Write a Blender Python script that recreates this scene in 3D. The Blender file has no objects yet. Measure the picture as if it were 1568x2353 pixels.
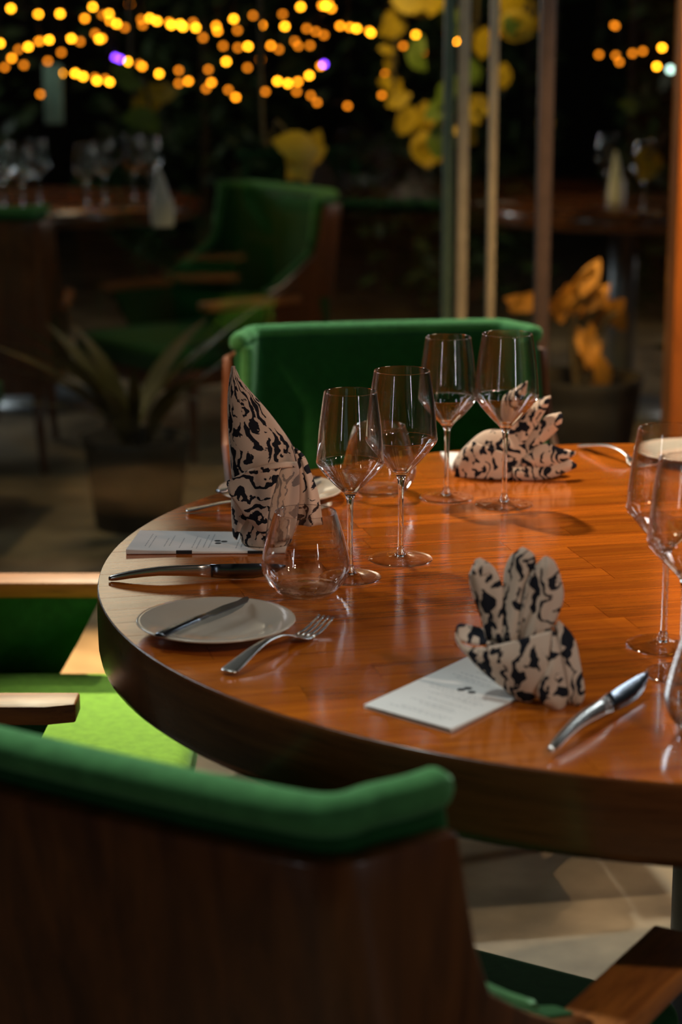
import bpy, math, random
from mathutils import Vector, Matrix
from mathutils.geometry import tessellate_polygon
random.seed(7)
SC = bpy.context.scene
COL = SC.collection
PI = math.pi
# ------------------------------------------------------------------ camera
F = 4800.0                                   # focal length in pixels of the 1568 x 2353 frame
PITCH = math.atan((1176.5 - 15) / F)
CAMH = 1.4435
cam_d = bpy.data.cameras.new('camera'); cam = bpy.data.objects.new('camera', cam_d); COL.objects.link(cam)
cam.location = (0, 0, CAMH); cam.rotation_euler = (PI/2 - PITCH, 0, 0)
cam_d.sensor_fit = 'VERTICAL'; cam_d.sensor_height = 36; cam_d.lens = F/2353*36
cam_d.clip_start = 0.05; cam_d.clip_end = 100
cam_d.dof.use_dof = True; cam_d.dof.focus_distance = 2.62; cam_d.dof.aperture_fstop = 3.5
SC.camera = cam
# ------------------------------------------------------------------ world and light
w = bpy.data.worlds.new('night'); SC.world = w; w.use_nodes = True
w.node_tree.nodes['Background'].inputs[0].default_value = (0.55, 0.6, 0.7, 1)
w.node_tree.nodes['Background'].inputs[1].default_value = 0.006
SC.view_settings.view_transform = 'Standard'; SC.view_settings.look = 'None'
SC.view_settings.exposure = 0.0; SC.view_settings.gamma = 1.0; SC.view_settings.use_curve_mapping = False
def lamp(name, kind, loc, tgt, energy, col, size=0.08, ang=60, blend=0.6, sy=None):
    d = bpy.data.lights.new(name, kind); o = bpy.data.objects.new(name, d); COL.objects.link(o)
    o.location = loc; d.energy = energy; d.color = col
    if kind == 'SPOT':
        d.spot_size = math.radians(ang); d.spot_blend = blend; d.shadow_soft_size = size
    elif kind == 'AREA':
        d.shape = 'RECTANGLE'; d.size = size; d.size_y = sy or size
    else:
        d.shadow_soft_size = size
    if tgt is not None:
        o.rotation_euler = (Vector(tgt) - Vector(loc)).to_track_quat('-Z', 'Y').to_euler()
    return o
lamp('ceiling_spot_key', 'SPOT', (-0.35, 4.05, 3.0), (0.70, 2.86, 0.75), 410, (1.0, 0.83, 0.60), 0.05, 38, 1.0)
lamp('ceiling_spot_left', 'SPOT', (-0.50, 5.0, 2.25), (-0.40, 2.94, 0.38), 430, (1.0, 0.95, 0.66), 0.03, 14, 0.5)
lamp('ceiling_spot_chair', 'SPOT', (0.25, 5.1, 3.0), (0.20, 4.0, 0.85), 220, (0.95, 1.0, 0.9), 0.05, 34, 0.8)
lamp('added_chair_side_spot', 'SPOT', (-1.5, 2.6, 2.6), (-0.27, 3.86, 0.74), 260, (1.0, 0.66, 0.42), 0.04, 6.5, 0.6)  # unseen narrow spot added to bring out the chair wing's orange edge
lamp('ceiling_spot_front', 'SPOT', (2.0, 1.3, 2.7), (0.42, 2.78, 0.85), 110, (1.0, 0.56, 0.34), 0.08, 26, 0.9)
lamp('ceiling_spot_behind_camera', 'SPOT', (1.5, 0.3, 2.9), (0.38, 2.2, 0.75), 85, (1.0, 0.80, 0.64), 0.08, 30, 0.9)
lamp('ceiling_spot_near_chair', 'SPOT', (-0.9, 2.6, 3.0), (-0.2, 1.6, 0.85), 165, (0.92, 1.0, 0.95), 0.08, 34, 0.9)
lamp('floor_spot', 'SPOT', (-0.4, 4.7, 2.9), (-0.52, 4.42, 0), 1200, (1.0, 0.66, 0.32), 0.05, 15, 0.5)
lamp('floor_spot_right', 'SPOT', (1.2, 5.0, 2.9), (0.35, 3.75, 0), 110, (1.0, 0.70, 0.38), 0.05, 24, 0.9)
lamp('floor_spot_left', 'SPOT', (-2.0, 6.2, 2.9), (-1.0, 5.2, 0), 60, (1.0, 0.74, 0.38), 0.1, 60, 1.0)
lamp('soft_panel_right', 'AREA', (2.6, 4.4, 2.2), (0.4, 2.7, 0.9), 16, (0.85, 0.95, 1.0), 0.35, sy=1.2)
lamp('soft_panel_left', 'AREA', (-1.65, 4.2, 2.25), (0.1, 2.7, 0.85), 17, (0.86, 0.95, 1.0), 0.25, sy=0.9)
lamp('added_streak_light', 'AREA', (2.45, -0.9, 1.35), (0.3, 2.7, 0.95), 7, (0.9, 0.95, 1.0), 0.07, sy=1.1)  # unseen pair of strips added for highlight streaks on the glass bowls
lamp('added_streak_light', 'AREA', (-2.35, -1.2, 1.30), (0.1, 2.7, 0.95), 4, (0.9, 0.95, 1.0), 0.07, sy=1.0)
lamp('terrace_spot', 'SPOT', (-1.6, 6.6, 3.0), (-0.9, 7.3, 0.7), 7, (1.0, 0.88, 0.75), 0.1, 70, 0.8)
lamp('added_vine_spot', 'SPOT', (0.0, 5.7, 2.4), (0.22, 6.8, 1.45), 65, (1.0, 0.68, 0.16), 0.05, 40, 0.8)  # unseen spot added to brighten the yellow vine leaves
lamp('garden_lamp_shrub', 'SPOT', (0.55, 5.7, 2.0), (0.78, 6.5, 0.70), 70, (1.0, 0.58, 0.16), 0.06, 32, 0.8)
lamp('garden_wash', 'POINT', (-1.0, 8.7, 2.5), None, 9, (1.0, 0.78, 0.55), 0.3)  # added warm point light that lifts the dark upper left garden
lamp('added_leaf_spot', 'SPOT', (0.4, 5.9, 2.2), (-0.12, 6.4, 1.20), 24, (1.0, 0.68, 0.16), 0.05, 16, 0.6)  # unseen small spot added for the single bright leaf
lamp('added_terrace_light_left', 'AREA', (-2.7, 9.0, 1.6), (-1.0, 7.4, 0.9), 16, (0.95, 0.97, 1.0), 0.3, sy=0.8)  # unseen area light added so the left terrace glasses catch highlights
lamp('added_terrace_light_right', 'AREA', (2.8, 9.0, 1.6), (1.0, 7.4, 0.9), 9, (1.0, 0.85, 0.80), 0.3, sy=0.8)  # its counterpart, added for the right terrace glasses
lamp('banner_spot', 'SPOT', (-1.6, 6.3, 2.4), (-1.0, 7.6, 1.28), 14, (0.8, 1.0, 0.85), 0.05, 12, 0.6)
lamp('post_lamp', 'SPOT', (0.75, 3.9, 2.6), (1.0, 4.9, 1.1), 260, (1.0, 0.55, 0.2), 0.06, 50, 0.8)
SC.cycles.transparent_max_bounces = 48; SC.cycles.transmission_bounces = 16; SC.cycles.max_bounces = 16

def atY(px, py, Y):
    """world point seen at photo pixel (px, py) at ground distance Y"""
    x = (px-784)/F; y = (py-1176.5)/F
    dy = math.cos(PITCH) - y*math.sin(PITCH); dz = -math.sin(PITCH) - y*math.cos(PITCH)
    return Vector((x*Y/dy, Y, CAMH + dz*Y/dy))
def atZ(px, py, Z):
    x = (px-784)/F; y = (py-1176.5)/F
    dy = math.cos(PITCH) - y*math.sin(PITCH); dz = -math.sin(PITCH) - y*math.cos(PITCH)
    t = (Z-CAMH)/dz
    return Vector((x*t, dy*t, Z))
# ------------------------------------------------------------------ materials
def new_mat(name):
    m = bpy.data.materials.new(name); m.use_nodes = True
    nt = m.node_tree; b = nt.nodes['Principled BSDF']
    return m, nt, b
def N(nt, kind, **kw):
    n = nt.nodes.new(kind)
    for k, v in kw.items():
        if k in n.inputs: n.inputs[k].default_value = v
        else: setattr(n, k, v)
    return n
def plain(name, col, rough=0.5, metal=0.0, coat=0.0, noise=0.12, nscale=30, bump=0.0, spec=0.5):
    m, nt, b = new_mat(name)
    tc = N(nt, 'ShaderNodeTexCoord')
    nz = N(nt, 'ShaderNodeTexNoise', Scale=nscale, Detail=5.0)
    nt.links.new(tc.outputs['Object'], nz.inputs['Vector'])
    cr = N(nt, 'ShaderNodeValToRGB')
    cr.color_ramp.elements[0].position = .3; cr.color_ramp.elements[1].position = .7
    cr.color_ramp.elements[0].color = tuple(c*(1-noise) for c in col) + (1,)
    cr.color_ramp.elements[1].color = tuple(min(1, c*(1+noise)) for c in col) + (1,)
    nt.links.new(nz.outputs['Fac'], cr.inputs[0]); nt.links.new(cr.outputs[0], b.inputs['Base Color'])
    b.inputs['Roughness'].default_value = rough; b.inputs['Metallic'].default_value = metal
    b.inputs['Coat Weight'].default_value = coat; b.inputs['Coat Roughness'].default_value = .15
    b.inputs['Specular IOR Level'].default_value = spec
    if bump:
        bp = N(nt, 'ShaderNodeBump', Strength=bump, Distance=0.002)
        nt.links.new(nz.outputs['Fac'], bp.inputs['Height']); nt.links.new(bp.outputs[0], b.inputs['Normal'])
    return m
def wood(name, c0, c1, rough=0.22, axis=(1.6, 26, 26), rnd=0.25, coat=0.3, scratches=False):
    m, nt, b = new_mat(name)
    tc = N(nt, 'ShaderNodeTexCoord'); oi = N(nt, 'ShaderNodeObjectInfo')
    mp = N(nt, 'ShaderNodeMapping'); mp.inputs['Scale'].default_value = axis
    nt.links.new(tc.outputs['Object'], mp.inputs['Vector'])
    mul = N(nt, 'ShaderNodeMath', operation='MULTIPLY'); mul.inputs[1].default_value = 37.0
    nt.links.new(oi.outputs['Random'], mul.inputs[0])
    add = N(nt, 'ShaderNodeVectorMath', operation='ADD')
    cb = N(nt, 'ShaderNodeCombineXYZ')
    nt.links.new(mul.outputs[0], cb.inputs[0]); nt.links.new(mul.outputs[0], cb.inputs[1])
    nt.links.new(mp.outputs[0], add.inputs[0]); nt.links.new(cb.outputs[0], add.inputs[1])
    nz = N(nt, 'ShaderNodeTexNoise', Scale=2.0, Detail=9.0, Roughness=.62, Distortion=.6)
    nt.links.new(add.outputs[0], nz.inputs['Vector'])
    cr = N(nt, 'ShaderNodeValToRGB')
    cr.color_ramp.elements[0].position = .33; cr.color_ramp.elements[1].position = .66
    cr.color_ramp.elements[0].color = c0 + (1,); cr.color_ramp.elements[1].color = c1 + (1,)
    nt.links.new(nz.outputs['Fac'], cr.inputs[0])
    # thin dark pores
    nz2 = N(nt, 'ShaderNodeTexNoise', Scale=7.0, Detail=4.0, Roughness=.7)
    nt.links.new(add.outputs[0], nz2.inputs['Vector'])
    r2 = N(nt, 'ShaderNodeMapRange'); r2.inputs[1].default_value = .36; r2.inputs[2].default_value = .46
    r2.inputs[3].default_value = .74; r2.inputs[4].default_value = 1.0
    nt.links.new(nz2.outputs['Fac'], r2.inputs[0])
    # value shift per piece
    r3 = N(nt, 'ShaderNodeMapRange'); r3.inputs[3].default_value = 1-rnd; r3.inputs[4].default_value = 1+rnd*.6
    nt.links.new(oi.outputs['Random'], r3.inputs[0])
    mm = N(nt, 'ShaderNodeMath', operation='MULTIPLY')
    nt.links.new(r2.outputs[0], mm.inputs[0]); nt.links.new(r3.outputs[0], mm.inputs[1])
    sc = N(nt, 'ShaderNodeVectorMath', operation='SCALE')
    nt.links.new(cr.outputs[0], sc.inputs[0]); nt.links.new(mm.outputs[0], sc.inputs['Scale'])
    nt.links.new(sc.outputs[0], b.inputs['Base Color'])
    b.inputs['Roughness'].default_value = rough
    nr = N(nt, 'ShaderNodeTexNoise', Scale=9.0, Detail=6.0)
    nt.links.new(tc.outputs['Object'], nr.inputs['Vector'])
    rr = N(nt, 'ShaderNodeMapRange'); rr.inputs[3].default_value = rough*.7; rr.inputs[4].default_value = rough*1.35
    nt.links.new(nr.outputs['Fac'], rr.inputs[0]); nt.links.new(rr.outputs[0], b.inputs['Roughness'])
    b.inputs['Coat Weight'].default_value = coat; b.inputs['Coat Roughness'].default_value = .12
    bp = N(nt, 'ShaderNodeBump', Strength=.10, Distance=0.001)
    nt.links.new(nz2.outputs['Fac'], bp.inputs['Height']); nt.links.new(bp.outputs[0], b.inputs['Normal'])
    return m
def velvet(name, col, rough=.85):
    m = plain(name, col, rough, noise=.15, nscale=60, bump=.2, spec=.2)
    b = m.node_tree.nodes['Principled BSDF']
    b.inputs['Sheen Weight'].default_value = .35; b.inputs['Sheen Roughness'].default_value = .4
    b.inputs['Sheen Tint'].default_value = (.5, .9, .5, 1)
    return m
def thin_glass(name, tint=(1, 1, 1), gloss=1.0, edge=0.0):
    m, nt, b = new_mat(name)
    nt.nodes.remove(b); out = nt.nodes['Material Output']
    tr = N(nt, 'ShaderNodeBsdfTransparent'); tr.inputs[0].default_value = tint + (1,)
    gl = N(nt, 'ShaderNodeBsdfGlossy'); gl.inputs['Roughness'].default_value = .015
    lw = N(nt, 'ShaderNodeLayerWeight'); lw.inputs['Blend'].default_value = .5
    fr = N(nt, 'ShaderNodeMath', operation='POWER'); fr.inputs[1].default_value = 5.0
    nt.links.new(lw.outputs['Facing'], fr.inputs[0])
    mu = N(nt, 'ShaderNodeMath', operation='MULTIPLY_ADD', use_clamp=True); mu.inputs[1].default_value = .6*gloss; mu.inputs[2].default_value = .045*gloss
    mx = N(nt, 'ShaderNodeMixShader')
    nt.links.new(fr.outputs[0], mu.inputs[0]); nt.links.new(mu.outputs[0], mx.inputs[0])
    nt.links.new(tr.outputs[0], mx.inputs[1]); nt.links.new(gl.outputs[0], mx.inputs[2])
    nt.links.new(mx.outputs[0], out.inputs[0])
    if edge:          # towards grazing angles the curved glass refracts like the solid it is
        gs = N(nt, 'ShaderNodeBsdfGlass'); gs.inputs['IOR'].default_value = 1.5; gs.inputs['Roughness'].default_value = 0.0
        pw = N(nt, 'ShaderNodeMath', operation='POWER', use_clamp=True); pw.inputs[1].default_value = 2.5
        pm = N(nt, 'ShaderNodeMath', operation='MULTIPLY', use_clamp=True); pm.inputs[1].default_value = edge
        nt.links.new(lw.outputs['Facing'], pw.inputs[0]); nt.links.new(pw.outputs[0], pm.inputs[0])
        m2 = N(nt, 'ShaderNodeMixShader')
        nt.links.new(pm.outputs[0], m2.inputs[0]); nt.links.new(mx.outputs[0], m2.inputs[1]); nt.links.new(gs.outputs[0], m2.inputs[2])
        nt.links.new(m2.outputs[0], out.inputs[0])
    return m
def solid_glass(name):
    m, nt, b = new_mat(name)
    nt.nodes.remove(b); out = nt.nodes['Material Output']
    g = N(nt, 'ShaderNodeBsdfGlass'); g.inputs['IOR'].default_value = 1.5; g.inputs['Roughness'].default_value = 0.0
    g.inputs[0].default_value = (.98, 1, .99, 1)
    nt.links.new(g.outputs[0], out.inputs[0])
    return m
def emit(name, col, s):
    m, nt, b = new_mat(name)
    nt.nodes.remove(b); out = nt.nodes['Material Output']
    e = N(nt, 'ShaderNodeEmission'); e.inputs[0].default_value = col + (1,); e.inputs[1].default_value = s
    nt.links.new(e.outputs[0], out.inputs[0])
    m.cycles.emission_sampling = 'NONE'
    return m
def printed(name, base, ink, inkmix=1.0):
    """cream cloth with a jagged block-printed animal-stripe pattern, laid out in UV metres"""
    m, nt, b = new_mat(name)
    uv = N(nt, 'ShaderNodeUVMap'); uv.uv_map = 'UVMap'
    wn = N(nt, 'ShaderNodeTexNoise', Scale=38.0, Detail=2.0)
    nt.links.new(uv.outputs[0], wn.inputs['Vector'])
    sub = N(nt, 'ShaderNodeVectorMath', operation='SUBTRACT'); sub.inputs[1].default_value = (.5, .5, .5)
    nt.links.new(wn.outputs['Color'], sub.inputs[0])
    sc = N(nt, 'ShaderNodeVectorMath', operation='SCALE'); sc.inputs['Scale'].default_value = .055
    nt.links.new(sub.outputs[0], sc.inputs[0])
    ad = N(nt, 'ShaderNodeVectorMath', operation='ADD')
    nt.links.new(uv.outputs[0], ad.inputs[0]); nt.links.new(sc.outputs[0], ad.inputs[1])
    wv = N(nt, 'ShaderNodeTexWave', Scale=21.0, Distortion=4.0, Detail=3.5)
    wv.inputs['Detail Scale'].default_value = 1.2
    nt.links.new(ad.outputs[0], wv.inputs['Vector'])
    n2 = N(nt, 'ShaderNodeTexNoise', Scale=40.0, Detail=1.5)
    nt.links.new(uv.outputs[0], n2.inputs['Vector'])
    n3 = N(nt, 'ShaderNodeTexNoise', Scale=330.0, Detail=3.0)
    nt.links.new(uv.outputs[0], n3.inputs['Vector'])
    a = N(nt, 'ShaderNodeMath', operation='MULTIPLY_ADD'); a.inputs[1].default_value = 3.6; a.inputs[2].default_value = -1.8
    nt.links.new(n2.outputs['Fac'], a.inputs[0])
    c = N(nt, 'ShaderNodeMath', operation='MULTIPLY_ADD'); c.inputs[1].default_value = .9; c.inputs[2].default_value = -.45
    nt.links.new(n3.outputs['Fac'], c.inputs[0])
    s1 = N(nt, 'ShaderNodeMath', operation='ADD'); nt.links.new(wv.outputs['Fac'], s1.inputs[0]); nt.links.new(a.outputs[0], s1.inputs[1])
    s2 = N(nt, 'ShaderNodeMath', operation='ADD'); nt.links.new(s1.outputs[0], s2.inputs[0]); nt.links.new(c.outputs[0], s2.inputs[1])
    cr = N(nt, 'ShaderNodeMapRange'); cr.inputs[1].default_value = .70; cr.inputs[2].default_value = .75
    cr.inputs[4].default_value = inkmix
    nt.links.new(s2.outputs[0], cr.inputs[0])
    mx = N(nt, 'ShaderNodeMix', data_type='RGBA')
    mx.inputs['A'].default_value = base + (1,); mx.inputs['B'].default_value = ink + (1,)
    nt.links.new(cr.outputs[0], mx.inputs['Factor']); nt.links.new(mx.outputs['Result'], b.inputs['Base Color'])
    b.inputs['Roughness'].default_value = .9; b.inputs['Specular IOR Level'].default_value = .15
    wz = N(nt, 'ShaderNodeTexNoise', Scale=900.0, Detail=2.0); nt.links.new(uv.outputs[0], wz.inputs['Vector'])
    bp = N(nt, 'ShaderNodeBump', Strength=.25, Distance=.0005)
    nt.links.new(wz.outputs['Fac'], bp.inputs['Height']); nt.links.new(bp.outputs[0], b.inputs['Normal'])
    return m
M = {}
M['stave'] = wood('lacquered red wood', (.36, .078, .006), (.58, .150, .009), rough=.17, rnd=.24, coat=.6)
M['edge'] = wood('dark lacquered wood edge', (.085, .026, .008), (.17, .058, .016), rough=.26, axis=(2, 2, 30), rnd=.1, coat=.3)
M['shell'] = wood('dark stained chair wood', (.08, .022, .005), (.21, .062, .012), rough=.32, axis=(18, 18, 1.5), rnd=.1, coat=.2)
M['arm'] = wood('orange stained chair wood', (.25, .075, .015), (.50, .17, .03), rough=.55, axis=(20, 2, 20), rnd=.1, coat=.0)
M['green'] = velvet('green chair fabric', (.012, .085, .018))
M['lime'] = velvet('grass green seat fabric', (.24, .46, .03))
M['greenlight'] = velvet('green roll fabric with painted light', (.075, .25, .075))  # overhead light on the chair rolls put into a paler green
M['steel'] = plain('polished steel', (.70, .68, .64), .27, 1.0, noise=.04)
M['steeldark'] = plain('steel with painted dark reflection', (.20, .22, .26), .24, 1.0, noise=.06)  # mirrored dark surroundings put into the base colour
M['ceramic'] = plain('glazed white ceramic', (.72, .63, .51), .16, noise=.02, coat=.6)
M['paper'] = plain('white paper', (.82, .81, .78), .65, noise=.03)
M['ink'] = plain('black print', (.012, .014, .016), .7, noise=.02)
M['grey_ink'] = plain('grey print', (.34, .36, .38), .7, noise=.02)
M['cloth'] = printed('block printed napkin cloth', (.66, .53, .43), (.014, .016, .024))
M['cloth_back'] = printed('reverse side of napkin cloth', (.60, .49, .40), (.12, .115, .12), .75)
M['bowl'] = thin_glass('thin bowl glass', (.985, .99, .99), 1.25, 1.6)
M['glass'] = solid_glass('solid crystal glass')
M['footglass'] = thin_glass('clear foot glass', (.97, .98, .98), 1.5, 1.5)
M['pane'] = thin_glass('window pane glass', (.93, .97, .95), .5)
M['floor'] = plain('mottled concrete', (.30, .22, .13), .45, noise=.6, nscale=4.0, bump=.1)
M['ceiling'] = plain('dark ceiling board', (.04, .03, .02), .8)
M['wall'] = plain('dark plaster', (.03, .028, .022), .9)
M['frame_tan'] = plain('beige painted metal', (.40, .36, .24), .5)
M['frame_green'] = plain('dark green painted metal', (.07, .12, .08), .5)
M['frame_brown'] = plain('brown painted metal', (.085, .06, .05), .5)
M['metal'] = plain('grey powder coated steel', (.22, .24, .26), .4, .6)
M['post'] = wood('orange stained post wood', (.40, .11, .015), (.62, .20, .03), rough=.4, axis=(14, 14, 1.2), rnd=.05)
M['leaf'] = plain('dark leaf', (.035, .07, .02), .5, noise=.4, nscale=4)
M['leaf_yellow'] = plain('yellow green leaf', (.60, .38, .012), .5, noise=.3, nscale=9)
M['leaf_green'] = plain('fresh green leaf', (.16, .24, .03), .5, noise=.3, nscale=9)
M['leaf_orange'] = plain('orange croton leaf', (.62, .27, .03), .5, noise=.3, nscale=9)
M['leaf_olive'] = plain('olive leaf blade', (.09, .075, .012), .5, noise=.3, nscale=9)
M['stem'] = plain('brown plant stem', (.10, .07, .035), .8)
M['cable'] = plain('black cable', (.01, .01, .01), .6)
M['pot'] = plain('dark clay pot', (.035, .028, .022), .8)
M['bulb'] = emit('warm bulb', (1.0, .27, .008), 13)
M['bulb_bright'] = emit('bright warm bulb', (1.0, .33, .010), 22)
M['bulb_dim'] = emit('dim warm bulb', (1.0, .25, .010), 5)
M['bulb_violet'] = emit('violet bulb', (.20, .04, 1.0), 16)
M['bulb_white'] = emit('cool white bulb', (.6, .85, .75), 5)
# ------------------------------------------------------------------ mesh helpers
def mesh_obj(name, verts, faces, mat, parent=None, uvs=None, smooth=True, mods=()):
    me = bpy.data.meshes.new(name)
    me.from_pydata([tuple(v) for v in verts], [], faces)
    if uvs:
        l = me.uv_layers.new(name='UVMap')
        for lp in me.loops: l.data[lp.index].uv = uvs[lp.vertex_index]
    me.materials.append(M[mat] if isinstance(mat, str) else mat)
    if smooth:
        for p in me.polygons: p.use_smooth = True
    me.update()
    o = bpy.data.objects.new(name, me); COL.objects.link(o)
    if parent: o.parent = parent
    for k, kw in mods:
        md = o.modifiers.new(k.lower(), k)
        for a, v in kw.items(): setattr(md, a, v)
    return o
def thing(name, label, cat, loc=(0, 0, 0), rz=0.0, group=None):
    o = bpy.data.objects.new(name, None); COL.objects.link(o)
    o.location = loc; o.rotation_euler = (0, 0, rz); o.empty_display_size = .05
    return tag(o, label, cat, group)
def tag(o, label=None, cat=None, group=None, kind=None):
    if label: o['label'] = label
    if cat: o['category'] = cat
    if group: o['group'] = group
    if kind: o['kind'] = kind
    return o
def struct(o, label=None):
    o['kind'] = 'structure'
    if label: o['label'] = label
    return o
def copy_tree(o, parent=None, loc=None, rz=None, label=None, group=None):
    c = o.copy(); COL.objects.link(c); c.parent = parent
    if loc is not None: c.location = loc
    if rz is not None: c.rotation_euler = (0, 0, rz)
    if label: c['label'] = label
    if group: c['group'] = group
    for ch in o.children: copy_tree(ch, c)
    return c
def lathe(profile, n=56, x=0, y=0):
    vs, fs = [], []
    idx = []
    for r, z in profile:
        if r < 1e-6:
            idx.append([len(vs)]); vs.append((x, y, z))
        else:
            idx.append(list(range(len(vs), len(vs)+n)))
            for k in range(n):
                a = 2*PI*k/n; vs.append((x+r*math.cos(a), y+r*math.sin(a), z))
    for a, b in zip(idx[:-1], idx[1:]):
        for k in range(n):
            k2 = (k+1) % n
            if len(a) == 1 and len(b) == 1: continue
            if len(a) == 1: fs.append((a[0], b[k2], b[k]))
            elif len(b) == 1: fs.append((a[k], a[k2], b[0]))
            else: fs.append((a[k], a[k2], b[k2], b[k]))
    return vs, fs
def spline(pts, n):
    """Catmull-Rom through pts, n samples"""
    P = [Vector(p) for p in pts]
    P = [P[0]*2-P[1]] + P + [P[-1]*2-P[-2]]
    out = []; S = len(P)-3
    for i in range(n):
        t = i/(n-1)*S; k = min(int(t), S-1); u = t-k
        a, b, c, d = P[k:k+4]
        out.append(0.5*((2*b)+(c-a)*u+(2*a-5*b+4*c-d)*u*u+(3*b-a-3*c+d)*u**3))
    return out
def resample(pts, n):
    P = [Vector(p) for p in pts]
    L = [0]
    for a, b in zip(P[:-1], P[1:]): L.append(L[-1]+(b-a).length)
    out = []
    for i in range(n):
        t = L[-1]*i/(n-1); k = 0
        while k < len(L)-2 and L[k+1] < t: k += 1
        u = (t-L[k])/max(1e-9, L[k+1]-L[k]); out.append(P[k].lerp(P[k+1], u))
    return out
def tube(path, radii, n=10, cap=True):
    vs, fs = [], []
    P = [Vector(p) for p in path]
    for i, p in enumerate(P):
        d = (P[min(i+1, len(P)-1)]-P[max(i-1, 0)]).normalized()
        up = Vector((0, 0, 1)) if abs(d.z) < .95 else Vector((1, 0, 0))
        a = d.cross(up).normalized(); b = a.cross(d)
        r = radii[i] if isinstance(radii, (list, tuple)) else radii
        for k in range(n):
            t = 2*PI*k/n; vs.append(p+a*math.cos(t)*r+b*math.sin(t)*r)
    for i in range(len(P)-1):
        for k in range(n):
            k2 = (k+1) % n
            fs.append((i*n+k, i*n+k2, (i+1)*n+k2, (i+1)*n+k))
    if cap:
        fs.append(tuple(range(n-1, -1, -1))); fs.append(tuple((len(P)-1)*n+k for k in range(n)))
    return vs, fs
def rings(R, cap=True):
    n = len(R[0]); vs = [p for r in R for p in r]; fs = []
    for i in range(len(R)-1):
        for k in range(n):
            k2 = (k+1) % n
            fs.append((i*n+k, i*n+k2, (i+1)*n+k2, (i+1)*n+k))
    if cap:
        fs.append(tuple(range(n-1, -1, -1))); fs.append(tuple((len(R)-1)*n+k for k in range(n)))
    return vs, fs
def box(x0, x1, y0, y1, z0, z1):
    vs = [(x0, y0, z0), (x1, y0, z0), (x1, y1, z0), (x0, y1, z0), (x0, y0, z1), (x1, y0, z1), (x1, y1, z1), (x0, y1, z1)]
    return vs, [(3, 2, 1, 0), (4, 5, 6, 7), (0, 1, 5, 4), (1, 2, 6, 5), (2, 3, 7, 6), (3, 0, 4, 7)]
def prism(poly, z0, z1):
    n = len(poly)
    vs = [(p[0], p[1], z0) for p in poly] + [(p[0], p[1], z1) for p in poly]
    fs = [tuple(range(n-1, -1, -1)), tuple(range(n, 2*n))] + [(k, (k+1) % n, n+(k+1) % n, n+k) for k in range(n)]
    return vs, fs
def join(parts):
    vs, fs = [], []
    for v, f in parts:
        o = len(vs); vs += list(v); fs += [tuple(i+o for i in q) for q in f]
    return vs, fs
BEV = lambda wd, s=2: ('BEVEL', dict(width=wd, segments=s, limit_method='ANGLE'))
# ================================================================== SETTING
struct(mesh_obj('floor', *box(-7, 7, -2, 14, -.1, 0), 'floor', smooth=False), 'mottled brown concrete floor')
struct(mesh_obj('ceiling', *box(-7, 7, -2, 8.8, 3.2, 3.3), 'ceiling', smooth=False))
struct(mesh_obj('wall_back', *box(-7, 7, 13.9, 14, 0, 4), 'wall', smooth=False), 'dark garden wall far behind the hedge')

# glazed screen between dining room and terrace: uprights (trim_n) and panes (window_n)
GY = 5.35
def upright(n, pxt, mat, wpx, label):
    c = atY(pxt, 350, GY); s = F/(GY*.972+.2); hw = wpx/s/2
    o = mesh_obj('trim_%d' % n, *box(c.x-hw, c.x+hw, GY-.03, GY+.03, 0, 3.2), mat, mods=[BEV(.004)])
    return struct(o, label), c.x
_, x1 = upright(1, 1030, 'frame_green', 22, 'dark green upright of the glazed screen')
_, x2 = upright(2, 1064, 'frame_tan', 24, 'beige upright of the glazed screen, widest lit one')
_, x3 = upright(3, 1132, 'frame_tan', 18, 'slim beige upright of the glazed screen')
_, x4 = upright(4, 1252, 'frame_brown', 32, 'brown upright of the glazed screen')
for k, (a, b) in enumerate([(-2.2, x1), (x2, x3), (x3, x4), (x4, 1.35)]):
    struct(mesh_obj('window_%d' % (k+1), *box(a+.015, b-.015, GY-.004, GY+.004, .02, 3.18), 'pane', smooth=False), 'clear glass pane')
pl = atY(1556, 600, 4.95)
post = mesh_obj('wooden_post', *box(pl.x-.014, pl.x+.15, 4.88, 5.02, 0, 3.2), 'post', mods=[BEV(.006)])
tag(post, 'orange stained wooden post at the right edge of the view', 'post')
# ================================================================== MAIN TABLE
TC = Vector((.472, 2.565)); TR = .777; TZ = .75; TT = .085
tbl = thing('round_dining_table', 'large round dining table of glossy reddish wood staves with a thick edge', 'table', (TC.x, TC.y, 0))
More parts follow.
